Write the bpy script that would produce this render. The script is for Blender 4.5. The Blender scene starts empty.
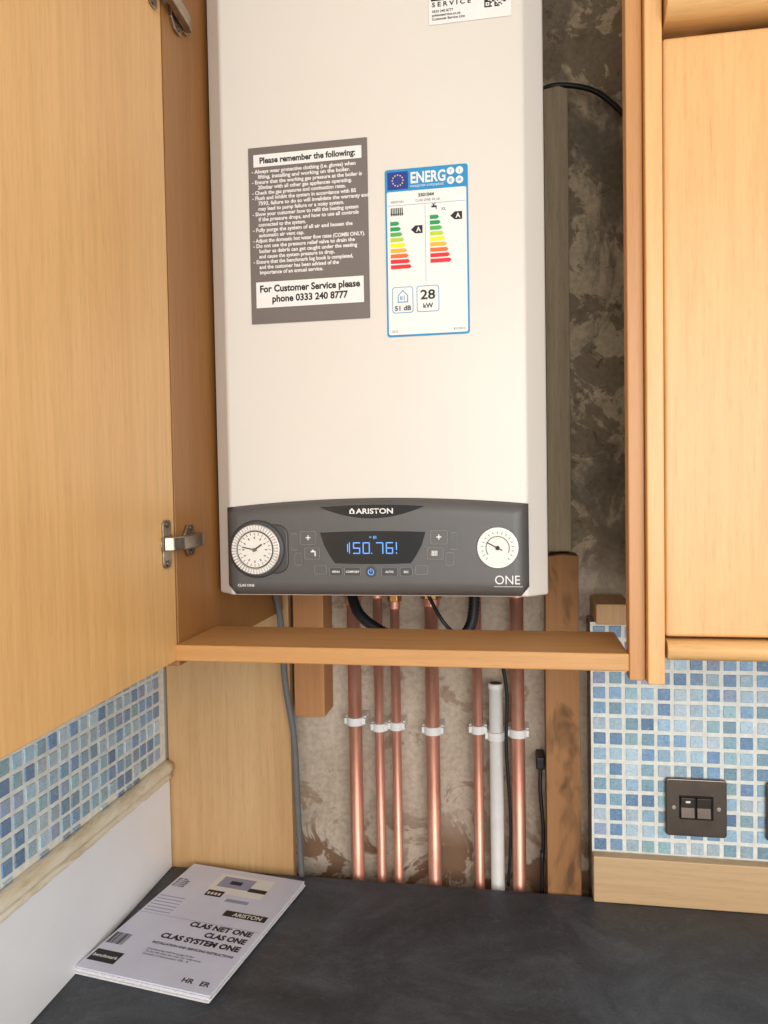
import bpy, bmesh, math, random
from mathutils import Matrix, Vector
random.seed(7)
S=bpy.context.scene
COL=bpy.context.collection
# ------------------------------------------------------------------ helpers
def lin(c):
    o=[]
    for v in c[:3]:
        v/=255.0
        o.append(v/12.92 if v<=.04045 else ((v+.055)/1.055)**2.4)
    return (o[0],o[1],o[2],1.0)
def newmat(name):
    m=bpy.data.materials.new(name);m.use_nodes=True
    nt=m.node_tree;b=nt.nodes['Principled BSDF']
    return m,nt,b
def N(nt,t,**k):
    n=nt.nodes.new(t)
    for a,v in k.items(): setattr(n,a,v)
    return n
def coords(nt,scale=(1,1,1),kind='Object'):
    tc=N(nt,'ShaderNodeTexCoord');mp=N(nt,'ShaderNodeMapping')
    mp.inputs['Scale'].default_value=scale
    nt.links.new(tc.outputs[kind],mp.inputs['Vector']);return mp.outputs['Vector']
def noise(nt,vec,scale,detail=4,rough=.55,dist=0):
    n=N(nt,'ShaderNodeTexNoise');n.inputs['Scale'].default_value=scale;n.inputs['Detail'].default_value=detail
    n.inputs['Roughness'].default_value=rough;n.inputs['Distortion'].default_value=dist
    nt.links.new(vec,n.inputs['Vector']);return n.outputs['Fac']
def ramp(nt,fac,stops):
    r=N(nt,'ShaderNodeValToRGB');e=r.color_ramp.elements
    while len(e)<len(stops): e.new(.5)
    for i,(p,c) in enumerate(stops):
        e[i].position=p;e[i].color=lin(c) if len(c)==3 else c
    nt.links.new(fac,r.inputs['Fac']);return r.outputs['Color']
def mix(nt,fac,a,b,mode='MIX'):
    m=N(nt,'ShaderNodeMix',data_type='RGBA',blend_type=mode)
    if isinstance(fac,(int,float)): m.inputs[0].default_value=fac
    else: nt.links.new(fac,m.inputs[0])
    for s,v in ((6,a),(7,b)):
        if isinstance(v,tuple): m.inputs[s].default_value=v
        else: nt.links.new(v,m.inputs[s])
    return m.outputs[2]
def bump(nt,b,h,strength,dist=.001):
    n=N(nt,'ShaderNodeBump');n.inputs['Strength'].default_value=strength;n.inputs['Distance'].default_value=dist
    nt.links.new(h,n.inputs['Height']);nt.links.new(n.outputs['Normal'],b.inputs['Normal'])
def plain(name,c,rough=.5,metal=0,var=.06,scale=40,bmp=0,emit=0,coat=0):
    m,nt,b=newmat(name)
    v=coords(nt);f=noise(nt,v,scale)
    d=tuple(max(0,x*(1-var)) for x in c);l=tuple(min(255,x*(1+var)) for x in c)
    nt.links.new(ramp(nt,f,[(.3,d),(.7,l)]),b.inputs['Base Color'])
    b.inputs['Roughness'].default_value=rough;b.inputs['Metallic'].default_value=metal
    b.inputs['Coat Weight'].default_value=coat
    if bmp: bump(nt,b,f,bmp)
    if emit:
        b.inputs['Emission Color'].default_value=lin(c);b.inputs['Emission Strength'].default_value=emit
    return m
def wood(name,c1,c2,axis='z',rough=.42,contrast=1.0,knots=False,bmp=.05,fleck=.22):
    m,nt,b=newmat(name)
    sc={'z':(1,1,.045),'x':(.045,1,1),'y':(1,.045,1)}[axis]
    v=coords(nt,sc)
    f1=noise(nt,v,9,3,.5,.6);f2=noise(nt,v,150,3,.6);
    sc2={'z':(1,1,.07),'x':(.07,1,1),'y':(1,.07,1)}[axis]
    v2=coords(nt,sc2);f3=noise(nt,v2,620,1,.5)
    base=ramp(nt,f1,[(.30,c2),(.70,c1)])
    g=ramp(nt,f2,[(.3,(222,214,202)),(.6,(255,255,255))])
    g2=ramp(nt,f3,[(.26,(196,180,160)),(.42,(255,255,255))])
    c=mix(nt,.40*contrast,base,g,'MULTIPLY');c=mix(nt,fleck*contrast,c,g2,'MULTIPLY')
    if knots:
        v3=coords(nt,(1,1,.4));k=noise(nt,v3,22,3,.6,.5)
        c=mix(nt,ramp(nt,k,[(.54,(0,0,0)),(.66,(225,225,225))]),c,lin((84,56,34)))
    nt.links.new(c,b.inputs['Base Color']);b.inputs['Roughness'].default_value=rough
    if bmp: bump(nt,b,f2,bmp,.0008)
    return m
def addmesh(name,me,mat,parent=None,smooth=False):
    ob=bpy.data.objects.new(name,me);COL.objects.link(ob)
    if mat: me.materials.append(mat)
    if parent: ob.parent=parent
    if smooth:
        for p in me.polygons: p.use_smooth=True
    return ob
def empty(name,loc=(0,0,0),rz=0):
    e=bpy.data.objects.new(name,None);COL.objects.link(e);e.location=loc;e.rotation_euler=(0,0,rz);e.empty_display_size=.05
    return e
def bevelmod(ob,w,seg=2,ang=30):
    m=ob.modifiers.new('bevel','BEVEL');m.width=w;m.segments=seg;m.limit_method='ANGLE';m.angle_limit=math.radians(ang)
    return ob
def box(name,x0,x1,y0,y1,z0,z1,mat,parent=None,bev=0,seg=2):
    bm=bmesh.new();bmesh.ops.create_cube(bm,size=1)
    for v in bm.verts:
        v.co=((x0+x1)/2+v.co.x*(x1-x0),(y0+y1)/2+v.co.y*(y1-y0),(z0+z1)/2+v.co.z*(z1-z0))
    me=bpy.data.meshes.new(name);bm.to_mesh(me);bm.free()
    ob=addmesh(name,me,mat,parent)
    if bev: bevelmod(ob,bev,seg)
    return ob
def boxes(name,L,mat,parent=None,bev=0):
    bm=bmesh.new()
    for x0,x1,y0,y1,z0,z1 in L:
        r=bmesh.ops.create_cube(bm,size=1)
        for v in r['verts']:
            v.co=((x0+x1)/2+v.co.x*(x1-x0),(y0+y1)/2+v.co.y*(y1-y0),(z0+z1)/2+v.co.z*(z1-z0))
    me=bpy.data.meshes.new(name);bm.to_mesh(me);bm.free()
    ob=addmesh(name,me,mat,parent)
    if bev: bevelmod(ob,bev)
    return ob
def poly(name,pts,y0,y1,mat,parent=None,bev=0,seg=3,ang=30,plane='xz'):
    """extrude an outline; plane xz -> along y ; plane xy -> along z ; plane yz -> along x"""
    def mk(a,b,c):
        return {'xz':(a,c,b),'xy':(a,b,c),'yz':(c,a,b)}[plane]
    bm=bmesh.new()
    A=[bm.verts.new(mk(a,b,y0)) for a,b in pts];B=[bm.verts.new(mk(a,b,y1)) for a,b in pts]
    n=len(pts);bm.faces.new(A);bm.faces.new(B[::-1])
    for i in range(n): bm.faces.new((A[i],B[i],B[(i+1)%n],A[(i+1)%n]))
    bmesh.ops.recalc_face_normals(bm,faces=bm.faces)
    me=bpy.data.meshes.new(name);bm.to_mesh(me);bm.free()
    ob=addmesh(name,me,mat,parent)
    if bev: bevelmod(ob,bev,seg,ang)
    return ob
def rrect(x0,x1,z0,z1,r,n=5):
    P=[]
    for cx,cz,a0 in ((x1-r,z1-r,0),(x0+r,z1-r,90),(x0+r,z0+r,180),(x1-r,z0+r,270)):
        for i in range(n+1):
            a=math.radians(a0+90*i/n);P.append((cx+r*math.cos(a),cz+r*math.sin(a)))
    return P
def circ(cx,cz,r,n=40): return [(cx+r*math.cos(2*math.pi*i/n),cz+r*math.sin(2*math.pi*i/n)) for i in range(n)]
def sweep(name,pts,rad,mat,parent=None,seg=16,closed_caps=True,smooth_iter=3,ribs=None):
    P=[Vector(p) for p in pts]
    if len(P)>2 and smooth_iter:
        # catmull-rom
        Q=[]
        for i in range(len(P)-1):
            p0=P[max(i-1,0)];p1=P[i];p2=P[i+1];p3=P[min(i+2,len(P)-1)]
            K=max(6,int((p2-p1).length/.0022)) if ribs else 8
            for k in range(K):
                t=k/K
                Q.append(.5*((2*p1)+(-p0+p2)*t+(2*p0-5*p1+4*p2-p3)*t*t+(-p0+3*p1-3*p2+p3)*t**3))
        Q.append(P[-1]);P=Q
    bm=bmesh.new();rings=[];up=None
    for i,p in enumerate(P):
        t=(P[min(i+1,len(P)-1)]-P[max(i-1,0)]).normalized()
        if up is None:
            up=Vector((1,0,0)) if abs(t.x)<.8 else Vector((0,1,0))
        a=(up-t*up.dot(t)).normalized();up=a;b=t.cross(a)
        r=rad if not ribs else (rad if i%2 else rad*ribs)
        rings.append([bm.verts.new(p+(a*math.cos(2*math.pi*j/seg)+b*math.sin(2*math.pi*j/seg))*r) for j in range(seg)])
    for i in range(len(rings)-1):
        for j in range(seg):
            f=bm.faces.new((rings[i][j],rings[i][(j+1)%seg],rings[i+1][(j+1)%seg],rings[i+1][j]));f.smooth=True
    bm.faces.new(rings[0][::-1]);bm.faces.new(rings[-1])
    bmesh.ops.recalc_face_normals(bm,faces=bm.faces)
    me=bpy.data.meshes.new(name);bm.to_mesh(me);bm.free()
    return addmesh(name,me,mat,parent)
def txt(body,size,loc,mat,parent=None,align='LEFT',bold=0,width=None,rot=(math.pi/2,0,0),space=1.0,name='lettering'):
    cu=bpy.data.curves.new(name,'FONT');cu.body=body;cu.size=size;cu.align_x=align;cu.offset=bold;cu.space_line=space
    cu.resolution_u=3
    tmp=bpy.data.objects.new('tmp',cu);COL.objects.link(tmp)
    bpy.context.view_layer.update()
    dg=bpy.context.evaluated_depsgraph_get()
    me=bpy.data.meshes.new_from_object(tmp.evaluated_get(dg))
    bpy.data.objects.remove(tmp);
    if width:
        xs=[v.co.x for v in me.vertices];w=max(xs)-min(xs)
        k=width/w
        for v in me.vertices: v.co.x*=k
    me.materials.clear()
    ob=addmesh(name,me,mat,parent);ob.location=loc;ob.rotation_euler=rot
    return ob
# ------------------------------------------------------------------ materials
W_DOOR=wood('beech_door',(231,185,122),(223,173,109),'z',.38)
W_DOOR2=wood('beech_door_right',(224,176,116),(215,164,103),'z',.38)
W_CARC_SHADE=wood('beech_carcass_shaded',(168,118,64),(150,102,52),'z',.45)  # beech darkened: shade on the cupboard side panel is put into the colour
W_RAIL=wood('beech_rail',(206,157,99),(190,139,82),'x',.42)
W_STILE=wood('beech_stile',(200,148,92),(186,132,76),'z',.42)
W_PEL=wood('beech_pelmet',(232,190,132),(220,174,114),'x',.38)
W_BOARD=wood('beech_board',(208,168,118),(197,154,104),'z',.5)
W_UP=wood('beech_upstand',(216,184,142),(204,168,124),'x',.5)
W_PINE=wood('old_pine',(176,128,82),(142,98,60),'z',.8,1.0,True,.3)
W_PINE2=wood('pine_batten',(208,154,100),(180,124,76),'z',.75,1.0,False,.3)
W_GREY=wood('weathered_plank',(196,180,154),(160,144,118),'z',.85,1.6,False,.3)
BOIL=plain('boiler_enamel',(219,215,206),.30,0,.008,3)
GREYP=plain('panel_grey',(88,87,86),.42,0,.02,60)
GREYD=plain('panel_dark_grey',(62,62,63),.4,0,.02,60)
GREYB=plain('panel_button_grey',(140,139,138),.4,0,.02,60)
BLACK=plain('gloss_black',(12,12,14),.15,0,.0,10)
INK=plain('ink_black',(25,24,26),.6,0,.02,60)
WHITE=plain('white_print',(232,232,229),.5,0,.01,40)
DIALW=plain('dial_white',(228,226,218),.4,0,.01,40)
SILVER=plain('silver_ring',(190,186,178),.3,.7,.03,60)
BLUE=plain('lcd_blue',(90,150,230),.5,0,0,10,emit=.75)
STK=plain('notice_grey',(112,105,100),.55,0,.02,20)
LBLUE=plain('label_blue',(20,140,195),.5,0,.02,20)
EUB=plain('eu_blue',(20,50,140),.5,0,.02,20)
YEL=plain('star_yellow',(250,215,40),.5,0,.02,20)
NICK=plain('nickel_hinge',(160,144,126),.32,.95,.1,120)
BRZ=plain('black_nickel_plate',(112,100,90),.28,.85,.06,30)
CAB_G=plain('grey_cable_sheath',(104,104,104),.5,0,.04,60)
CAB_B=plain('black_cable_sheath',(24,24,26),.45,0,.04,60)
PLW=plain('white_plastic',(234,232,228),.4,0,.02,40)
BRASS=plain('brass_fitting',(190,140,84),.35,.9,.12,60)
PANW=plain('white_panel',(242,244,246),.4,0,.02,6)
PAINT=plain('wall_paint',(206,198,184),.85,0,.03,8,.1)
CEIL=plain('ceiling_paint',(235,232,226),.9,0,.02,8)
PAPER=plain('cover_paper',(216,218,236),.5,0,.02,14)
PAGES=plain('page_edges',(232,230,230),.7,0,.05,300)
PGREY=plain('print_grey',(150,156,186),.55,0,.02,30)
FLOORM=wood('floor_laminate',(150,120,90),(120,92,64),'y',.5)
m,nt,b=newmat('cream_filler')
v=coords(nt,(1,.25,1));f=noise(nt,v,40,6,.7,.8);g=noise(nt,coords(nt),160,3)
c=ramp(nt,f,[(.3,(186,164,130)),(.45,(222,208,178)),(.62,(238,230,210))])
nt.links.new(c,b.inputs['Base Color']);b.inputs['Roughness'].default_value=.8;bump(nt,b,f,.6,.002);CREAM=m
# copper
m,nt,b=newmat('copper_pipe_metal')
v=coords(nt,(1,1,.15));f=noise(nt,v,60,5,.6,.5);v2=coords(nt,(1,1,.5));f2=noise(nt,v2,18,5,.7)
c=ramp(nt,f,[(.25,(204,136,112)),(.5,(226,162,138)),(.75,(236,182,160))])
c=mix(nt,ramp(nt,f2,[(.50,(0,0,0)),(.70,(170,170,170))]),c,lin((168,120,100)))
nt.links.new(c,b.inputs['Base Color']);b.inputs['Metallic'].default_value=.65
b.inputs['Roughness'].default_value=.38
COPPER=m
# worktop
m,nt,b=newmat('slate_worktop')
v=coords(nt);f=noise(nt,v,6,6,.68,1.2);g=noise(nt,v,260,3,.6);h=noise(nt,v,30,6,.75,2.0)
c=ramp(nt,f,[(.3,(54,57,62)),(.5,(70,74,80)),(.72,(94,99,107))])
c=mix(nt,ramp(nt,h,[(.50,(0,0,0)),(.70,(125,125,125))]),c,lin((122,128,138)))
c=mix(nt,.3,c,ramp(nt,g,[(.35,(130,130,130)),(.65,(255,255,255))]),'MULTIPLY')
nt.links.new(c,b.inputs['Base Color'])
b.inputs['Roughness'].default_value=.5;b.inputs['Specular IOR Level'].default_value=.45
bump(nt,b,g,.3,.0008);SLATE=m
# raw plaster wall: large torn patches of finish coat over darker base coat
m,nt,b=newmat('raw_plaster')
v=coords(nt);vz=coords(nt,(1,1,.6));f=noise(nt,vz,5.5,8,.62,.5);g=noise(nt,v,11,9,.66,.8);fine=noise(nt,v,120,5,.6);cr=noise(nt,v,36,6,.7,1.0)
low=ramp(nt,f,[(.3,(176,158,138)),(.5,(202,186,166)),(.7,(218,206,188))])
low=mix(nt,ramp(nt,g,[(.58,(0,0,0)),(.61,(215,215,215))]),low,lin((156,130,104)))
low=mix(nt,ramp(nt,cr,[(.64,(0,0,0)),(.70,(180,180,180))]),low,lin((118,92,70)))
up=ramp(nt,f,[(.34,(126,118,102)),(.47,(154,144,124)),(.52,(218,202,170)),(.72,(234,220,190))])
up=mix(nt,ramp(nt,g,[(.50,(0,0,0)),(.52,(225,225,225))]),up,lin((134,122,102)))
up=mix(nt,ramp(nt,cr,[(.60,(0,0,0)),(.64,(190,190,190))]),up,lin((84,70,54)))
sx=N(nt,'ShaderNodeSeparateXYZ');tc=N(nt,'ShaderNodeTexCoord');nt.links.new(tc.outputs['Object'],sx.inputs[0])
mr=N(nt,'ShaderNodeMapRange');mr.inputs['From Min'].default_value=1.34;mr.inputs['From Max'].default_value=1.46
nt.links.new(sx.outputs['Z'],mr.inputs['Value'])
c=mix(nt,mr.outputs[0],low,up)
c=mix(nt,.35,c,ramp(nt,fine,[(.35,(180,170,160)),(.6,(255,255,255))]),'MULTIPLY')
mr2=N(nt,'ShaderNodeMapRange');mr2.inputs['From Min'].default_value=1.02;mr2.inputs['From Max'].default_value=.93
nt.links.new(sx.outputs['Z'],mr2.inputs['Value'])
mu=N(nt,'ShaderNodeMath',operation='MULTIPLY');nt.links.new(mr2.outputs[0],mu.inputs[0]);nt.links.new(ramp(nt,g,[(.46,(255,255,255)),(.5,(0,0,0))]),mu.inputs[1])
c=mix(nt,mu.outputs[0],c,lin((134,104,80)))
nt.links.new(c,b.inputs['Base Color']);b.inputs['Roughness'].default_value=.92
ad=N(nt,'ShaderNodeMath',operation='MULTIPLY_ADD');nt.links.new(fine,ad.inputs[0]);ad.inputs[1].default_value=.25;nt.links.new(g,ad.inputs[2])
bump(nt,b,ad.outputs[0],.5,.006);PLASTER=m
# tiles
m,nt,b=newmat('mosaic_glass')
at=N(nt,'ShaderNodeAttribute');at.attribute_name='tilecol'
v=coords(nt);f=noise(nt,v,150,5,.75,1.6)
c=mix(nt,.7,at.outputs['Color'],ramp(nt,f,[(.32,(174,182,192)),(.48,(238,240,242)),(.6,(255,255,255))]),'MULTIPLY')
c=mix(nt,ramp(nt,f,[(.55,(0,0,0)),(.68,(150,150,150))]),c,lin((220,230,234)))
nt.links.new(c,b.inputs['Base Color']);b.inputs['Roughness'].default_value=.28
TILE=m
GROUT=plain('grout',(230,230,222),.85,0,.05,90,.3)

# ------------------------------------------------------------------ room shell
box('floor',-.36,2.6,-2.6,.5,-.1,0,FLOORM)
box('ceiling',-.36,2.6,-2.6,.5,2.5,2.6,CEIL)
box('wall_left',-.36,-.2165,-2.6,.5,0,2.5,PAINT)
boxes('wall_back',[(-.2165,2.6,.36,.5,0,2.5)],PLASTER)
boxes('wall_back_furring',[(.474,.56,.301,.36,0,1.320),(.56,2.6,.301,.36,0,2.5)],PLASTER)

# ------------------------------------------------------------------ mosaic tiles
PAL=[(134,168,198),(160,192,212),(122,154,188),(180,204,216),(152,186,194),(114,146,180),(170,196,210),(140,174,190),(194,212,222),(152,168,194)]
def mosaic(name,u0,u1,w0,w1,plane,pos,parent=None,holes=[]):
    bm=bmesh.new();cl=bm.loops.layers.float_color.new('tilecol')
    p=.0232;t=.0176;th=.0022
    nu=int((u1-u0)/p);nw=int((w1-w0)/p)
    for i in range(nu+1):
        for j in range(nw+1):
            a=u0+i*p+random.uniform(-.0005,.0005);bb=w1-(j+1)*p+.002+random.uniform(-.0005,.0005)
            if a+t>u1: continue
            b0=max(bb,w0)
            if bb+t-b0<.004: continue
            if plane=='y': x0,x1,y0,y1,z0,z1=a,a+t,pos,pos+th,b0,bb+t
            else: x0,x1,y0,y1,z0,z1=pos-th,pos,a,a+t,b0,bb+t
            r=bmesh.ops.create_cube(bm,size=1);c=random.choice(PAL)
            k=random.uniform(.92,1.1);c=lin(tuple(min(255,q*k) for q in c))
            fs=set()
            for v in r['verts']:
                v.co=((x0+x1)/2+v.co.x*(x1-x0),(y0+y1)/2+v.co.y*(y1-y0),(z0+z1)/2+v.co.z*(z1-z0))
                for f in v.link_faces: fs.add(f)
            for f in fs:
                for l in f.loops: l[cl]=c
    me=bpy.data.meshes.new(name);bm.to_mesh(me);bm.free()
    ob=addmesh(name,me,TILE,parent);bevelmod(ob,.0007,1)
    return ob
tb=empty('tile_backsplash')
box('grout_bed',.474,1.3,.2992,.3008,.93,1.320,GROUT,tb)
mosaic('mosaic_tiles',.478,1.3,.95,1.318,'y',.298,tb)
tb2=empty('tile_backsplash')
box('grout_bed',-.2163,-.2148,-1.0,.292,1.07,1.62,GROUT,tb2)
mosaic('mosaic_tiles',-1.0,.290,1.082,1.60,'x',-.2128,tb2)

# ------------------------------------------------------------------ worktop and base unit
wt=box('kitchen_worktop',-.2125,1.6,-.315,.2965,.862,.900,SLATE,None,.004)
bu=empty('base_cabinet')
box('carcass',-.21,1.6,-.27,.28,.12,.860,W_CARC_SHADE,bu)
box('plinth',-.21,1.6,-.22,.20,.0,.12,GREYD,bu)
for i in range(3):
    box('door_%d'%(i+1),-.205+i*.6,.385+i*.6,-.29,-.27,.13,.85,W_DOOR,bu,.004)
    sweep('handle_%d'%(i+1),[(.32+i*.6,-.29,.66),(.32+i*.6,-.315,.67),(.32+i*.6,-.315,.79),(.32+i*.6,-.29,.80)],.005,SILVER,bu)

# left wall lower panel
box('splashback_panel',-.2163,-.208,-1.0,.292,.9005,1.050,PANW,None,.001)
bm=bmesh.new()
n=90
prev=None
PR=[(-.2163,1.0505),(-.2045,1.0515),(-.2020,1.0545),(-.2030,1.0590),(-.2065,1.0605),(-.2060,1.0625),(-.2005,1.0640),(-.1990,1.0690),(-.2010,1.0765),(-.2070,1.0805),(-.2163,1.0815)]
for i in range(n+1):
    y=-1.0+i*(1.292/n)
    ring=[bm.verts.new((a+(random.uniform(-.0007,.0007) if 0<k<len(PR)-1 else 0),y,b_+(random.uniform(-.0006,.0006) if 0<k<len(PR)-1 else 0))) for k,(a,b_) in enumerate(PR)]
    if prev:
        for k in range(len(PR)):
            f=bm.faces.new((prev[k],prev[(k+1)%len(PR)],ring[(k+1)%len(PR)],ring[k]));f.smooth=True
    else: bm.faces.new(ring)
    prev=ring
bm.faces.new(prev[::-1]);bmesh.ops.recalc_face_normals(bm,faces=bm.faces)
me=bpy.data.meshes.new('trim');bm.to_mesh(me);bm.free();addmesh('trim_1',me,CREAM,None)

# ------------------------------------------------------------------ timber on wall
box('backing_board',-.2125,.001,.298,.316,0,1.386,W_BOARD,None,.001)
poly('timber_batten',[(.008,1.161),(.030,1.159),(.058,1.160),(.059,1.385),(.008,1.385)],.300,.3595,W_PINE2,None,.0015)
poly('timber_post',[(.408,0),(.458,0),(.458,.9),(.459,1.1),(.457,1.3),(.458,1.42),(.436,1.422),(.409,1.419),(.407,1.2)],.300,.3595,W_PINE,None,.0015)
poly('timber_plank',[(.414,1.425),(.449,1.425),(.450,2.125),(.436,2.131),(.414,2.128)],.320,.3595,W_GREY,None,.0012)
box('timber_block',.479,.529,.262,.3595,1.3225,1.353,W_BOARD,None,.002)
box('timber_upstand',.474,1.3,.279,.2975,.9005,.970,W_UP,None,.002)

# ------------------------------------------------------------------ boiler cabinet
kc=empty('boiler_cupboard')
box('side_panel_left',-.025,-.007,-.088,.297,1.333,2.32,W_CARC_SHADE,kc,.001)
box('bottom_rail',-.007,.4748,-.098,.018,1.341,1.359,W_RAIL,kc,.0015)
box('stile',.4750,.4905,-.097,-.075,1.332,2.32,W_STILE,kc,.0012)
box('top_panel',-.007,.475,-.088,.297,2.30,2.32,W_CARC_SHADE,kc)
box('filler_strip',-.212,-.0252,-.05,-.034,1.345,2.32,W_CARC_SHADE,kc)
dx,dy=.011,-.307;dl=math.hypot(dx,dy);dx/=dl;dy/=dl
nx,ny=dy,-dx
h0=(-.006,-.094);Ld=.495
P=[(h0[0],h0[1]),(h0[0]+dx*Ld,h0[1]+dy*Ld),(h0[0]+dx*Ld+nx*.018,h0[1]+dy*Ld+ny*.018),(h0[0]+nx*.018,h0[1]+ny*.018)]
poly('door_leaf',P,1.341,2.30,W_DOOR,kc,.0015,plane='xy')
for k,hz in enumerate((1.472,2.062)):
    x=-.0045
    poly('hinge_cup_%d'%k,circ(-.116,hz,.014,28),x-.003,x+.0015,NICK,kc,.0006,plane='yz')
    poly('hinge_flange_%d'%k,rrect(-.127,-.108,hz-.026,hz+.026,.006),x,x+.0018,NICK,kc,.0005,plane='yz')
    for s in (-1,1): poly('hinge_screw_%d_%d'%(k,s),circ(-.118,hz+s*.021,.0035,16),x+.0015,x+.0035,BRZ,kc,.0005,plane='yz')
    bm=bmesh.new()
    prof=[(-.124,x),(-.119,x+.010),(-.104,x+.015),(-.050,x+.012),(-.036,x+.009),(-.036,x+.002),(-.060,x+.003),(-.100,x+.007),(-.108,x+.004),(-.111,x)]
    A=[bm.verts.new((b_,a_,hz-.0075)) for a_,b_ in prof];B=[bm.verts.new((b_,a_,hz+.0075)) for a_,b_ in prof]
    bm.faces.new(A);bm.faces.new(B[::-1])
    for i in range(len(prof)): bm.faces.new((A[i],B[i],B[(i+1)%len(prof)],A[(i+1)%len(prof)]))
    bmesh.ops.recalc_face_normals(bm,faces=bm.faces)
    me=bpy.data.meshes.new('hinge_arm');bm.to_mesh(me);bm.free()
    bevelmod(addmesh('hinge_arm_%d'%k,me,NICK,kc),.0012,2)
    poly('hinge_plate_%d'%k,[(-.072,hz-.008),(-.064,hz-.018),(-.050,hz-.018),(-.044,hz-.008),(-.030,hz-.007),(-.030,hz+.007),(-.044,hz+.008),(-.050,hz+.018),(-.064,hz+.018),(-.072,hz+.008)],-.0070,-.0030,NICK,kc,.001,plane='yz')
    for s in (-1,1): poly('plate_screw_%d_%d'%(k,s),circ(-.057,hz+s*.014,.003,16),-.0032,-.0015,BRZ,kc,.0005,plane='yz')

# ------------------------------------------------------------------ neighbouring wall cabinet
wc=empty('wall_cabinet')
box('stile',.4910,.5072,-.108,-.078,1.331,2.32,W_DOOR2,wc,.0015)
box('side_panel',.531,.548,-.078,.297,1.377,2.32,W_CARC_SHADE,wc)
box('door_leaf',.5092,1.0,-.099,-.080,1.377,1.955,W_DOOR2,wc,.003,3)
box('carcass_bottom',.548,1.05,-.078,.297,1.379,1.395,W_CARC_SHADE,wc)
box('side_panel_far',1.033,1.05,-.078,.297,1.395,2.32,W_CARC_SHADE,wc)
def rail(name,x0,x1,z0,z1,yf,yb,mat,par):
    r=(z1-z0)/2;P=[(yb,z0)]
    for i in range(13):
        a=-math.pi/2-math.pi*i/12
        P.append((yf+r+r*math.cos(a),(z0+z1)/2+r*math.sin(a)))
    P.append((yb,z1))
    ob=poly(name,P,x0,x1,mat,par,plane='yz')
    for p in ob.data.polygons:
        if len(p.vertices)==4: p.use_smooth=True
    bevelmod(ob,.0008,1,60)
    return ob
rail('pelmet',.5092,1.05,1.355,1.3745,-.112,-.06,W_PEL,wc)
rail('cornice',.5092,1.05,1.963,2.000,-.125,-.06,W_PEL,wc)
box('top_box_door',.5092,1.05,-.099,-.080,2.003,2.32,W_DOOR2,wc,.002)

# ------------------------------------------------------------------ boiler
bo=empty('gas_boiler')
X0,X1=-.001,.4015
poly('casing',[(X0,.345),(X0,.022),(X0+.0235,.0005),(X1-.0235,.0005),(X1,.022),(X1,.345)],1.4005,2.175,BOIL,bo,.0028,4,plane='xy')
poly('underside_tray',[(X0+.012,.335),(X0+.012,.13),(X1-.012,.13),(X1-.012,.335)],1.390,1.4005,GREYD,bo,.002,plane='xy')
n=40;bm=bmesh.new();xl,xr=.0195,.3795
rows=14;V=[]
for i in range(n+1):
    u=i/n;x=xl+(xr-xl)*u;s=2*u-1
    top=1.5075+.009*(1-s*s);e=abs(s);cz=max(0,(e-.955)/.045)
    bot=1.4020+.011*(1-math.sqrt(max(0,1-cz*cz)))
    col=[]
    for j in range(rows+1):
        w=j/rows;z=bot+(top-bot)*w
        q=min(1,(1-abs(s))*18)
        qy=min(1,min(w,1-w)*9)
        y=-.0010-.0085*math.sqrt(max(0,1-(1-q)**2))*math.sqrt(max(0,1-(1-qy)**2))
        col.append(bm.verts.new((x,y,z)))
    V.append(col)
for i in range(n):
    for j in range(rows):
        f=bm.faces.new((V[i][j],V[i+1][j],V[i+1][j+1],V[i][j+1]));f.smooth=True
bd=[V[i][0] for i in range(n+1)]+[V[n][j] for j in range(1,rows+1)]+[V[i][rows] for i in range(n-1,-1,-1)]+[V[0][j] for j in range(rows-1,0,-1)]
bk=[bm.verts.new((v.co.x,.002,v.co.z)) for v in bd]
for i in range(len(bd)):
    k=(i+1)%len(bd);bm.faces.new((bd[k],bd[i],bk[i],bk[k]))
bmesh.ops.recalc_face_normals(bm,faces=bm.faces)
me=bpy.data.meshes.new('fascia');bm.to_mesh(me);bm.free();addmesh('control_fascia',me,GREYP,bo)
F=-.0096
T=[]
for i in range(21):
    u=i/20;T.append((.138+.123*u,1.5065+.0022*(1-(2*u-1)**2)))
for i in range(1,20):
    u=1-i/20;T.append((.138+.123*u,1.5065-.0135*(1-(2*u-1)**2)**1.0))
poly('logo_lens',T,F-.0006,F+.004,BLACK,bo,.0)
txt('ARISTON',.0085,(.2035,F-.0009,1.4985),WHITE,bo,'CENTER',.00018,.044)
poly('logo_icon',[(.1735,1.4985),(.1795,1.4985),(.1795,1.502),(.1765,1.5052),(.1735,1.502)],F-.001,F-.0006,WHITE,bo)
poly('logo_icon_cut',[(.1753,1.4992),(.1777,1.4992),(.1777,1.5015),(.1765,1.503),(.1753,1.5015)],F-.0013,F-.0009,BLACK,bo)
D=[]
for i in range(13):
    u=i/12;D.append((.1375+.125*u,1.4765+.0015*(1-(2*u-1)**2)))
D=D+[(.258,1.462),(.251,1.449),(.245,1.4405)]
for i in range(1,12):
    u=1-i/12;D.append((.155+.090*u,1.4405-.001*(1-(2*u-1)**2)))
D+=[(.155,1.4405),(.149,1.449),(.142,1.462)]
poly('display_glass',D,F-.0006,F+.004,BLACK,bo)
SEG={'0':'abcdef','5':'afgcd','7':'abc','6':'afgcde','1':'bc'}
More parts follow.
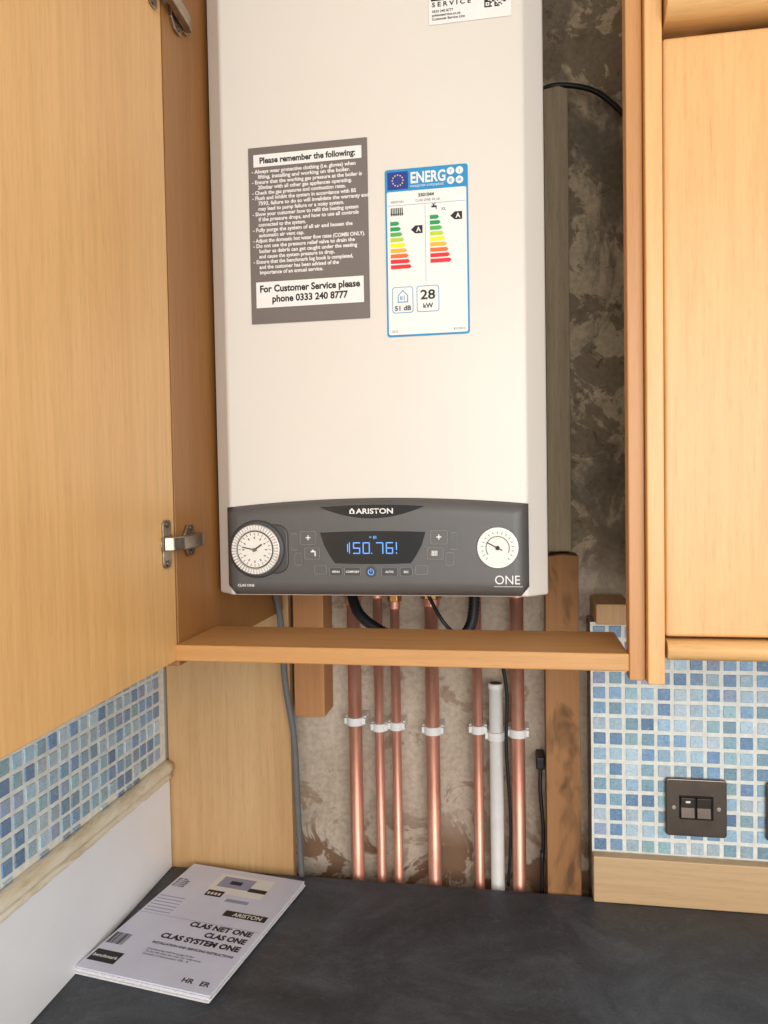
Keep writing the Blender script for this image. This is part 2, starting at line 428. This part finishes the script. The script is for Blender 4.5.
def digit(ch,x,z,w,h,t):
    s={'a':(x,x+w,z+h-t,z+h),'g':(x,x+w,z+h/2-t/2,z+h/2+t/2),'d':(x,x+w,z,z+t),'f':(x,x+t,z+h/2,z+h),'e':(x,x+t,z,z+h/2),'b':(x+w-t,x+w,z+h/2,z+h),'c':(x+w-t,x+w,z,z+h/2)}
    return [(s[k][0],s[k][1],F-.0009,F-.0006,s[k][2],s[k][3]) for k in SEG[ch]]
L=[]
for ch,x in (('5',.1770),('0',.1885),('7',.2045),('6',.2160)): L+=digit(ch,x,1.4515,.0085,.0135,.0012)
L+=[(.1722,.1732,F-.0009,F-.0006,1.452,1.465),(.1700,.1710,F-.0009,F-.0006,1.454,1.463),(.2278,.2290,F-.0009,F-.0006,1.456,1.465),(.2278,.2290,F-.0009,F-.0006,1.4515,1.4533),
    (.1965,.1990,F-.0009,F-.0006,1.4705,1.4715),(.2015,.2027,F-.0009,F-.0006,1.4690,1.4725),(.2040,.2048,F-.0009,F-.0006,1.4690,1.4725),(.1988,.1998,F-.0009,F-.0006,1.4515,1.4527)]
boxes('display_digits',L,BLUE,bo)
def frame(name,P,wd,y0,y1,mat):
    """thin raised outline following a closed polygon"""
    n=len(P);cx=sum(p[0] for p in P)/n;cz=sum(p[1] for p in P)/n
    bm=bmesh.new();Q=[]
    for a,b_ in P:
        d=math.hypot(a-cx,b_-cz);k=(d-wd)/d;Q.append((cx+(a-cx)*k,cz+(b_-cz)*k))
    ra=[bm.verts.new((a,y0,b_)) for a,b_ in P];rb=[bm.verts.new((a,y0,b_)) for a,b_ in Q]
    rc=[bm.verts.new((a,y1,b_)) for a,b_ in P];rd=[bm.verts.new((a,y1,b_)) for a,b_ in Q]
    for i in range(n):
        j=(i+1)%n
        bm.faces.new((ra[i],ra[j],rb[j],rb[i]));bm.faces.new((rc[j],rc[i],rd[i],rd[j]));bm.faces.new((ra[j],ra[i],rc[i],rc[j]));bm.faces.new((rb[i],rb[j],rd[j],rd[i]))
    bmesh.ops.recalc_face_normals(bm,faces=bm.faces)
    me=bpy.data.meshes.new(name);bm.to_mesh(me);bm.free();return addmesh(name,me,mat,bo)
def btn(x0,x1,z0,z1,lab='',r=.0022,size=.005,m=GREYD):
    poly('button',rrect(x0,x1,z0,z1,r*.9),F-.0012,F+.003,m,bo,.0004)
    frame('button_rim',rrect(x0,x1,z0,z1,r),.0005,F-.0014,F-.0005,GREYB)
    if lab: txt(lab,size,((x0+x1)/2,F-.0015,(z0+z1)/2-size*.33),WHITE,bo,'CENTER',.0001)
btn(.113,.133,1.4625,1.4785,'+',size=.012,m=GREYP);btn(.118,.137,1.4450,1.4590,m=GREYP)
btn(.268,.288,1.4625,1.4785,'+',size=.012,m=GREYP);btn(.264,.283,1.4450,1.4590,m=GREYP)
btn(.102,.110,1.456,1.476,'',m=GREYP);btn(.291,.299,1.456,1.476,'',m=GREYP)
btn(.106,.1155,1.438,1.453,'',m=GREYP);btn(.2855,.295,1.438,1.453,'',m=GREYP)
for x0,x1,l in ((.148,.164,'MENU'),(.166,.186,'COMFORT'),(.210,.230,'AUTO'),(.232,.247,'ESC')):
    btn(x0,x1,1.4255,1.4355,l,.002,.0034)
btn(.130,.145,1.4275,1.4385,'',m=GREYP);btn(.250,.265,1.4275,1.4385,'',m=GREYP)
poly('power_button',circ(.198,1.4305,.0062,28),F-.0015,F+.003,GREYD,bo,.0004)
R=[]
for i in range(28):
    a=math.radians(120+300*i/27);R.append((.198+.0036*math.cos(a),1.4303+.0036*math.sin(a)))
for i in range(27,-1,-1):
    a=math.radians(120+300*i/27);R.append((.198+.0028*math.cos(a),1.4303+.0028*math.sin(a)))
poly('power_icon_ring',R,F-.0019,F-.0014,BLUE,bo)
boxes('power_icon_bar',[(.1976,.1984,F-.0019,F-.0014,1.4305,1.4348)],BLUE,bo)
boxes('radiator_pictogram',[(.2695+.0018*i,.2705+.0018*i,F-.0016,F-.0011,1.4490,1.4550) for i in range(4)]+[(.2685,.2760,F-.0016,F-.0011,1.4500,1.4506),(.126,.132,F-.0016,F-.0012,1.4535,1.4550),(.1305,.132,F-.0016,F-.0012,1.4490,1.4540),(.1275,.1295,F-.0016,F-.0012,1.455,1.4565)],WHITE,bo)
tx,tz=.0600,1.4575
poly('timer_housing',circ(tx,tz,.0345,56),F-.005,F+.004,GREYD,bo,.003,4)
poly('timer_side_lobe',rrect(tx,.0985,1.428,1.487,.014),F-.002,F+.004,GREYD,bo,.002,3)
poly('timer_ring',circ(tx,tz,.0300,56),F-.0085,F-.003,SILVER,bo,.001)
bm=bmesh.new()
for i in range(48):
    a=2*math.pi*i/48
    M=Matrix.Translation((tx,F-.0095,tz))@Matrix.Rotation(a,4,'Y')@Matrix.Translation((0,0,.0262))
    bmesh.ops.create_cube(bm,size=1,matrix=M@Matrix.Diagonal((.0020,.0022,.0052,1)))
me=bpy.data.meshes.new('tappets');bm.to_mesh(me);bm.free();addmesh('timer_tappets',me,PLW,bo)
poly('timer_gap',circ(tx,tz,.0225,48),F-.0092,F-.008,GREYD,bo)
poly('timer_face',circ(tx,tz,.0212,48),F-.0105,F-.008,DIALW,bo,.0005)
def radial(name,cx,cz,r0,r1,n,w,y0,mat,a0=0,a1=360,ends=False):
    bm=bmesh.new()
    for i in range(n):
        a=math.radians(a0+(a1-a0)*i/(n if not ends else n-1))
        M=Matrix.Translation((cx,y0,cz))@Matrix.Rotation(a,4,'Y')@Matrix.Translation((0,0,(r0+r1)/2))
        bmesh.ops.create_cube(bm,size=1,matrix=M@Matrix.Diagonal((w,.0003,r1-r0,1)))
    me=bpy.data.meshes.new(name);bm.to_mesh(me);bm.free();return addmesh(name,me,mat,bo)
radial('timer_ticks',tx,tz,.0172,.0202,24,.0006,F-.0106,INK)
radial('timer_numerals',tx,tz,.0128,.0155,12,.0014,F-.0106,STK)
def hand(name,cx,cz,ang,l,w,y0,mat,tail=.003):
    bm=bmesh.new()
    M=Matrix.Translation((cx,y0,cz))@Matrix.Rotation(math.radians(ang),4,'Y')@Matrix.Translation((0,0,(l-tail)/2))
    bmesh.ops.create_cube(bm,size=1,matrix=M@Matrix.Diagonal((w,.0006,l+tail,1)))
    me=bpy.data.meshes.new(name);bm.to_mesh(me);bm.free();return addmesh(name,me,mat,bo)
hand('timer_hour_hand',tx,tz,55,.011,.0016,F-.0112,INK);hand('timer_minute_hand',tx,tz,-78,.0155,.0011,F-.0116,INK)
poly('timer_hub',circ(tx,tz,.0022,20),F-.0125,F-.010,STK,bo)
gx,gz=.3445,1.4580
poly('gauge_rim',circ(gx,gz,.0238,48),F-.002,F+.004,SILVER,bo,.0012,3)
poly('gauge_face',circ(gx,gz,.0215,48),F-.0028,F+.001,DIALW,bo)
radial('gauge_ticks',gx,gz,.0160,.0185,17,.0006,F-.0030,INK,-135,135,True)
radial('gauge_band',gx,gz,.0125,.0135,30,.0022,F-.0030,STK,-120,110,True)
hand('gauge_needle',gx,gz,-62,.0135,.0011,F-.0036,INK,.006)
poly('gauge_hub',circ(gx,gz,.0024,20),F-.0045,F-.002,INK,bo)
txt('ONE',.0145,(.355,F-.0006,1.4165),WHITE,bo,'CENTER',0,.028)
boxes('one_underline',[(.340,.372,F-.0006,F-.0002,1.4135,1.4140)],WHITE,bo)
txt('CLAS ONE',.0042,(.034,F-.0005,1.4125),WHITE,bo,'LEFT',.0001,.021)
YS=-.0002
def flat(name,x0,x1,z0,z1,mat,lay=1,r=0):
    y=YS-.0002*lay
    return poly(name,rrect(x0,x1,z0,z1,r,3) if r else [(x0,z0),(x1,z0),(x1,z1),(x0,z1)],y,y+.0002,mat,bo)
flat('notice_sticker',.0560,.2005,1.7265,1.9345,STK,1,.001)
flat('notice_header',.0625,.1935,1.9115,1.9260,WHITE,2)
txt('Please remember the following:',.0098,(.128,YS-.0005,1.9155),INK,bo,'CENTER',.00035,.116)
lines=["- Always wear protective clothing (i.e. gloves) when","  lifting, installing and working on the boiler.","- Ensure that the working gas pressure at the boiler is","  20mbar with all other gas appliances operating.","- Check the gas pressures and combustion rates.","- Flush and inhibit the system in accordance with BS","  7593, failure to do so will invalidate the warranty and","  may lead to pump failure or a noisy system.","- Show your customer how to refill the heating system","  if the pressure drops, and how to use all controls","  connected to the system.","- Fully purge the system of all air and loosen the","  automatic air vent cap.","- Adjust the domestic hot water flow rates (COMBI ONLY).","- Do not use the pressure relief valve to drain the","  boiler as debris can get caught under the seating","  and cause the system pressure to drop.","- Ensure that the benchmark log book is completed,","  and the customer has been advised of the","  importance of an annual service."]
for i,l in enumerate(lines):
    txt(l,.0062,(.0600+(.004 if l[0]==' ' else 0),YS-.0004,1.9042-.00625*i),WHITE,bo,'LEFT',.00018,len(l.strip())*.00243)
flat('notice_phone_box',.0625,.1935,1.7455,1.7760,WHITE,2)
txt('For Customer Service please\nphone 0333 240 8777',.0112,(.128,YS-.0005,1.7640),INK,bo,'CENTER',.0004,.122,space=1.08)
flat('energy_label',.2205,.3160,1.7030,1.8945,LBLUE,1,.003)
flat('energy_label_paper',.2225,.3140,1.7052,1.8690,WHITE,2,.002)
flat('eu_flag',.2235,.2475,1.8715,1.8915,EUB,2)
bm=bmesh.new()
for i in range(12):
    a=2*math.pi*i/12
    bmesh.ops.create_cube(bm,size=1,matrix=Matrix.Translation((.2355+.0062*math.cos(a),YS-.0006,1.8815+.0062*math.sin(a)))@Matrix.Diagonal((.0013,.0002,.0013,1)))
me=bpy.data.meshes.new('stars');bm.to_mesh(me);bm.free();addmesh('eu_stars',me,YEL,bo)
txt('ENERG',.0175,(.2500,YS-.0005,1.8775),WHITE,bo,'LEFT',.0005,.040)
txt('енергия ενεργεια',.0040,(.2500,YS-.0005,1.8728),WHITE,bo,'LEFT',0,.038)
for i,(a,b_) in enumerate(((.2965,1.8875),(.3065,1.8875),(.2965,1.8770),(.3065,1.8770))):
    poly('label_circle_%d'%i,circ(a,b_,.0043,20),YS-.0006,YS-.0004,WHITE,bo)
    txt('YIJA'[i] if i<2 else ['IE','IA'][i-2],.0045,(a,YS-.0009,b_-.0016),LBLUE,bo,'CENTER',.0001)
txt('3301044',.0052,(.268,YS-.0006,1.8615),INK,bo,'CENTER',.0002)
txt('CLAS ONE 30 UK',.0038,(.270,YS-.0006,1.8560),INK,bo,'CENTER')
txt('ARISTON',.0036,(.2270,YS-.0006,1.8560),INK,bo,'LEFT')
flat('label_rule',.2235,.3130,1.8530,1.8534,LBLUE,3)
boxes('label_radiator',[(.2270+.0021*i,.2282+.0021*i,YS-.0007,YS-.0004,1.8415,1.8505) for i in range(7)]+[(.2265,.2418,YS-.0007,YS-.0004,1.8430,1.8438)],INK,bo)
boxes('label_tap',[(.2740,.2800,YS-.0007,YS-.0004,1.8480,1.8500),(.2760,.2775,YS-.0007,YS-.0004,1.8500,1.8520),(.2790,.2802,YS-.0007,YS-.0004,1.8460,1.8490),(.2745,.2790,YS-.0007,YS-.0004,1.8515,1.8522)],INK,bo)
txt('XL',.0050,(.2850,YS-.0006,1.8440),INK,bo,'LEFT')
EC=[(0,150,80),(70,175,75),(180,205,50),(250,230,20),(248,175,30),(235,105,40),(220,30,40)]
ECm=[plain('energy_class_%d'%i,c,.5,0,.02,20) for i,c in enumerate(EC)]
def bars(x0,ztop,n,h,g,l0,dl,idx):
    for i in range(n):
        z1=ztop-i*(h+g);z0=z1-h;L_=l0+dl*i
        poly('energy_bar',[(x0,z0),(x0+L_,z0),(x0+L_+h*.5,(z0+z1)/2),(x0+L_,z1),(x0,z1)],YS-.0006,YS-.0004,ECm[idx[i]],bo)
bars(.2260,1.8350,9,.0046,.0016,.0085,.0017,[0,0,1,2,3,4,5,6,6])
bars(.2720,1.8395,9,.0046,.0016,.0085,.0017,[0,0,1,2,3,4,5,6,6])
def arrow(x0,zc):
    poly('energy_arrow',[(x0,zc),(x0+.005,zc+.0045),(x0+.0135,zc+.0045),(x0+.0135,zc-.0045),(x0+.005,zc-.0045)],YS-.0006,YS-.0004,INK,bo)
    txt('A',.0075,(x0+.0088,YS-.0009,zc-.0027),WHITE,bo,'CENTER',.0002)
arrow(.2500,1.8245);arrow(.2955,1.8370)
flat('label_divider',.2665,.2669,1.7640,1.8520,LBLUE,3)
def outl(x0,x1,z0,z1):
    flat('label_frame',x0,x1,z0,z1,LBLUE,3,.003);flat('label_frame_inner',x0+.0008,x1-.0008,z0+.0008,z1-.0008,WHITE,4,.0025)
outl(.2270,.2515,1.7300,1.7600);outl(.2555,.2815,1.7300,1.7600)
txt('51 dB',.0075,(.2393,YS-.0011,1.7330),INK,bo,'CENTER',.0002,.019)
poly('house_icon',[(.2335,1.7420),(.2455,1.7420),(.2455,1.7500),(.2395,1.7565),(.2335,1.7500)],YS-.0012,YS-.0008,LBLUE,bo)
poly('house_icon_in',[(.2345,1.7430),(.2445,1.7430),(.2445,1.7496),(.2395,1.7550),(.2345,1.7496)],YS-.0014,YS-.0010,WHITE,bo)
boxes('sound_waves',[(.2365,.2380,YS-.0016,YS-.0012,1.745,1.749),(.2392,.2398,YS-.0016,YS-.0012,1.7445,1.7495),(.2410,.2416,YS-.0016,YS-.0012,1.7438,1.7502)],LBLUE,bo)
txt('28',.0150,(.2685,YS-.0011,1.7445),INK,bo,'CENTER',.0003,.017)
txt('kW',.0075,(.2685,YS-.0011,1.7345),INK,bo,'CENTER',.0002)
txt('2015',.0035,(.2260,YS-.0006,1.7080),INK,bo,'LEFT');txt('811/2013',.0035,(.3110,YS-.0006,1.7080),INK,bo,'RIGHT')
dz=.0065
flat('service_label',.2745,.3665,2.0460+dz,2.1050+dz,WHITE,1,.001)
flat('service_label_logo',.2770,.3230,2.0720+dz,2.0850+dz,INK,2)
txt('ARISTON',.0085,(.3000,YS-.0005,2.0755+dz),WHITE,bo,'CENTER',.0002,.036)
txt('S E R V I C E',.0070,(.3000,YS-.0004,2.0655+dz),INK,bo,'CENTER',.0002,.044)
txt('0333 240 8777\naristonservice.co.uk\nCustomer Service Line',.0040,(.2780,YS-.0004,2.0590+dz),INK,bo,'LEFT',.0001,space=1.05)
L=[]
for i in range(17):
    for j in range(17):
        inf=(i<5 and j<5) or (i>11 and j>11) or (i<5 and j>11)
        if inf:
            a=i if i<5 else i-12;b_=j if j<5 else j-12
            on=(a in(0,4) or b_ in(0,4) or (a==2 and b_==2))
        else: on=random.random()<.5
        if on: L.append((.3370+.0014*i,.3384+.0014*i,YS-.0006,YS-.0003,2.0580+dz+.0014*j,2.0594+dz+.0014*j))
boxes('service_label_code',L,INK,bo)

# ------------------------------------------------------------------ pipes with clips
PY=.3245
def clip(par,x,r,z):
    poly('clip_ring',circ(x,PY,r+.0036,28),z-.0065,z+.0065,PLW,par,.001,2,plane='xy')
    box('clip_base',x-r-.0065,x+r+.0065,PY+.001,.3595,z-.007,z+.007,PLW,par,.0015)
    boxes('clip_ears',[(x-r-.0065,x-r-.001,PY-.006,PY+.004,z-.005,z+.005),(x+r+.001,x+r+.0065,PY-.006,PY+.004,z-.005,z+.005)],PLW,par,.001)
def nut(par,x,z,r,h,mat=BRASS):
    poly('compression_nut',[(x+r*math.cos(math.pi/3*i),PY+r*math.sin(math.pi/3*i)) for i in range(6)],z,z+h,mat,par,.0012,2,plane='xy')
for i,(x,r,cz,nz) in enumerate(((.103,.0108,1.1490,1.352),(.143,.0075,1.1400,1.362),(.171,.0075,1.1430,1.345),(.230,.0110,1.1385,1.350),(.302,.0078,1.1420,1.365),(.3645,.0108,1.1390,1.365))):
    e=empty('copper_pipe')
    sweep('tube',[(x,PY,.0),(x,PY,1.389)],r,COPPER,e,24,smooth_iter=0)
    clip(e,x,r,cz)
    nut(e,x,nz,r*1.6,.014);poly('collar',circ(x,PY,r*1.22,24),nz-.012,nz+.024,COPPER,e,.001,plane='xy')
e=empty('plastic_overflow_pipe')
sweep('tube',[(.3305,PY,.0),(.3305,PY,1.214)],.0108,PLW,e,24,smooth_iter=0)
poly('rim',circ(.3305,PY,.0118,24),1.208,1.2165,PLW,e,.001,plane='xy')
poly('bore_shade_disc',circ(.3305,PY,.0090,24),1.2160,1.2170,INK,e,0,plane='xy')  # black disc paints the dark of an open end; the tube is solid
clip(e,.3305,.0108,1.1330)

# ------------------------------------------------------------------ cables
sweep('power_cable',[(.012,.20,1.398),(.000,.235,1.372),(-.001,.262,1.325),(.000,.278,1.22),(.010,.286,1.13),(.013,.288,1.02),(.015,.290,.95),(.017,.289,.902)],.0050,CAB_G)
sweep('corrugated_hose',[(.118,.235,1.389),(.122,.23,1.368),(.138,.215,1.340),(.178,.205,1.316),(.236,.20,1.303),(.270,.20,1.300),(.300,.215,1.330),(.305,.23,1.389)],.0085,CAB_B,None,16,ribs=.86)
sweep('earth_cable',[(.225,.25,1.389),(.235,.25,1.365),(.262,.24,1.322),(.300,.26,1.29),(.335,.29,1.27),(.348,.30,1.21),(.3465,.303,1.12),(.352,.305,1.0),(.347,.304,.903)],.0028,CAB_B)
sc=empty('spur_cable')
box('plug',.392,.4055,.318,.359,1.083,1.102,CAB_B,sc,.002)
sweep('lead',[(.400,.330,1.088),(.398,.325,1.05),(.402,.320,.99),(.401,.318,.94),(.399,.315,.87),(.399,.320,.0)],.0030,CAB_B,sc)
sweep('antenna_cable',[(.385,.352,2.129),(.420,.332,2.136),(.455,.330,2.134),(.495,.335,2.122),(.535,.345,2.089),(.552,.356,2.064)],.0040,CAB_B)

# ------------------------------------------------------------------ switches
def plate(x,z,sock=False):
    e=empty('wall_switch')
    poly('faceplate',rrect(x,x+.086,z-.086,z,.005),.2905,.2975,BRZ,e,.0018,3)
    poly('recess',rrect(x+.019,x+.067,z-.060,z-.024,.002),.2897,.2907,BLACK,e)
    for k in range(2):
        a=x+.021+.0225*k
        poly('rocker_%d'%k,[(.2898,z-.058),(.2862,z-.057),(.2880,z-.042),(.2858,z-.027),(.2898,z-.026)],a,a+.0195,BRZ,e,.0008,plane='yz')
    boxes('indicator',[(x+.0275,x+.034,.2858,.2868,z-.034,z-.031)],WHITE,e)
    for s in (.0115,.0745): poly('screw',circ(x+s,z-.043,.003,16),.2895,.2906,SILVER,e,.0004)
plate(.5800,1.0895);plate(.7200,1.0890)

# ------------------------------------------------------------------ booklets on worktop
bk=empty('instruction_booklet',(-.0900,.1320,.9005),math.radians(-8.6))
w,h=.1000,.1405
zz=0
for i in range(6):
    t=.0018;o=random.uniform(-.0028,.0028);p=random.uniform(-.0028,.0028)
    pts=rrect(-w+o,w+o,-h+p,h+p,.0015,2)
    poly('pages_%d'%i,pts,zz,zz+t,PAGES if i<5 else PAPER,bk,.0003,plane='xy');zz+=t+.00018
zt=zz-.00016
def cov(body,size,x,y,al='LEFT',b_=0,wd=None,m=INK): return txt(body,size,(x,y,zt+.0002),m,bk,al,b_,wd,rot=(0,0,0))
def cb(n,x0,x1,y0,y1,m,l=0): return box(n,x0,x1,y0,y1,zt,zt+.0001+.0001*l,m,bk)
cb('cover_photo',-.035,.060,.072,.125,WHITE);cb('cover_device',-.030,-.002,.060,.076,INK,1);cb('cover_device_b',.030,.060,.086,.096,INK,1);cb('cover_device_c',.010,.048,.052,.060,PGREY,1)
boxes('cover_device_buttons',[(-.027+.006*i,-.0235+.006*i,.064,.070,zt+.0002,zt+.0004) for i in range(4)],DIALW,bk)
cb('cover_panel_grey',-.025,.030,.088,.118,PGREY,1);cb('cover_panel_logo',-.008,.012,.098,.108,INK,2)
cb('cover_band',-.1000,.0990,-.006,-.0052,PGREY)
cb('logo_block',.026,.094,.018,.032,INK,1);cov('ARISTON',.012,.064,.0205,'CENTER',.0003,.046,WHITE).location.z+=.0002
cov('CLAS NET ONE',.0150,.092,-.0185,'RIGHT',.0007,.098);cov('CLAS ONE',.0150,.092,-.0360,'RIGHT',.0007,.064);cov('CLAS SYSTEM ONE',.0150,.092,-.0535,'RIGHT',.0007,.122)
cov('INSTALLATION AND SERVICING INSTRUCTIONS',.0066,.092,-.068,'RIGHT',.0002,.124)
cov('Condensing wall hung gas boiler\nTo be left with the user for reference\nCountry of destination: GB - IE',.0056,-.030,-.082,'LEFT')
cov('HR   ER',.012,.092,-.128,'RIGHT',.0003)
cb('benchmark_mark',-.094,-.052,-.124,-.100,INK,1);cov('benchmark',.0085,-.073,-.1150,'CENTER',.0002,.038,WHITE).location.z+=.0002
cov('GC No.\n47-116-89\n47-116-90\n41-116-57\n41-116-58',.0052,-.094,.090,'LEFT',.0002)
boxes('cover_barcode',[(-.094+.0022*i,-.094+.0022*i+random.choice((.0007,.0014)),-.085,-.060,zt+.0001,zt+.0003) for i in range(12)],INK,bk)
for i in range(6): cb('cover_line_%d'%i,-.094,-.050,.040-.008*i,.0420-.008*i,PGREY,0)

# ------------------------------------------------------------------ lights
def area(name,loc,target,sx,sy,power,col):
    l=bpy.data.lights.new(name,'AREA');l.shape='RECTANGLE';l.size=sx;l.size_y=sy;l.energy=power;l.color=col
    o=bpy.data.objects.new(name,l);COL.objects.link(o);o.location=loc
    o.rotation_euler=(Vector(target)-Vector(loc)).to_track_quat('-Z','Y').to_euler();return o
area('window_light',(1.0,-2.4,1.65),(.2,.1,1.30),1.8,1.3,46,(1,.99,.98))
w=bpy.data.worlds.new('world');S.world=w;w.use_nodes=True
w.node_tree.nodes['Background'].inputs[0].default_value=(1,.995,.985,1);w.node_tree.nodes['Background'].inputs[1].default_value=.90
# ------------------------------------------------------------------ camera
f,ya,pi,ro=760,math.radians(9.84),math.radians(-1.875),math.radians(-.993)
fw=Vector((-math.sin(ya)*math.cos(pi),math.cos(ya)*math.cos(pi),math.sin(pi)))
r=Vector((math.cos(ya),math.sin(ya),0));u=r.cross(fw)
r,u=r*math.cos(ro)+u*math.sin(ro),-r*math.sin(ro)+u*math.cos(ro)
cam=bpy.data.cameras.new('camera');cam.sensor_fit='VERTICAL';cam.sensor_height=36;cam.lens=f*36/1024;cam.clip_start=.01
co=bpy.data.objects.new('camera',cam);COL.objects.link(co)
M=Matrix((( r.x,u.x,-fw.x,.3652),(r.y,u.y,-fw.y,-.879),(r.z,u.z,-fw.z,1.529),(0,0,0,1)))
co.matrix_world=M;S.camera=co
S.view_settings.view_transform='Standard'
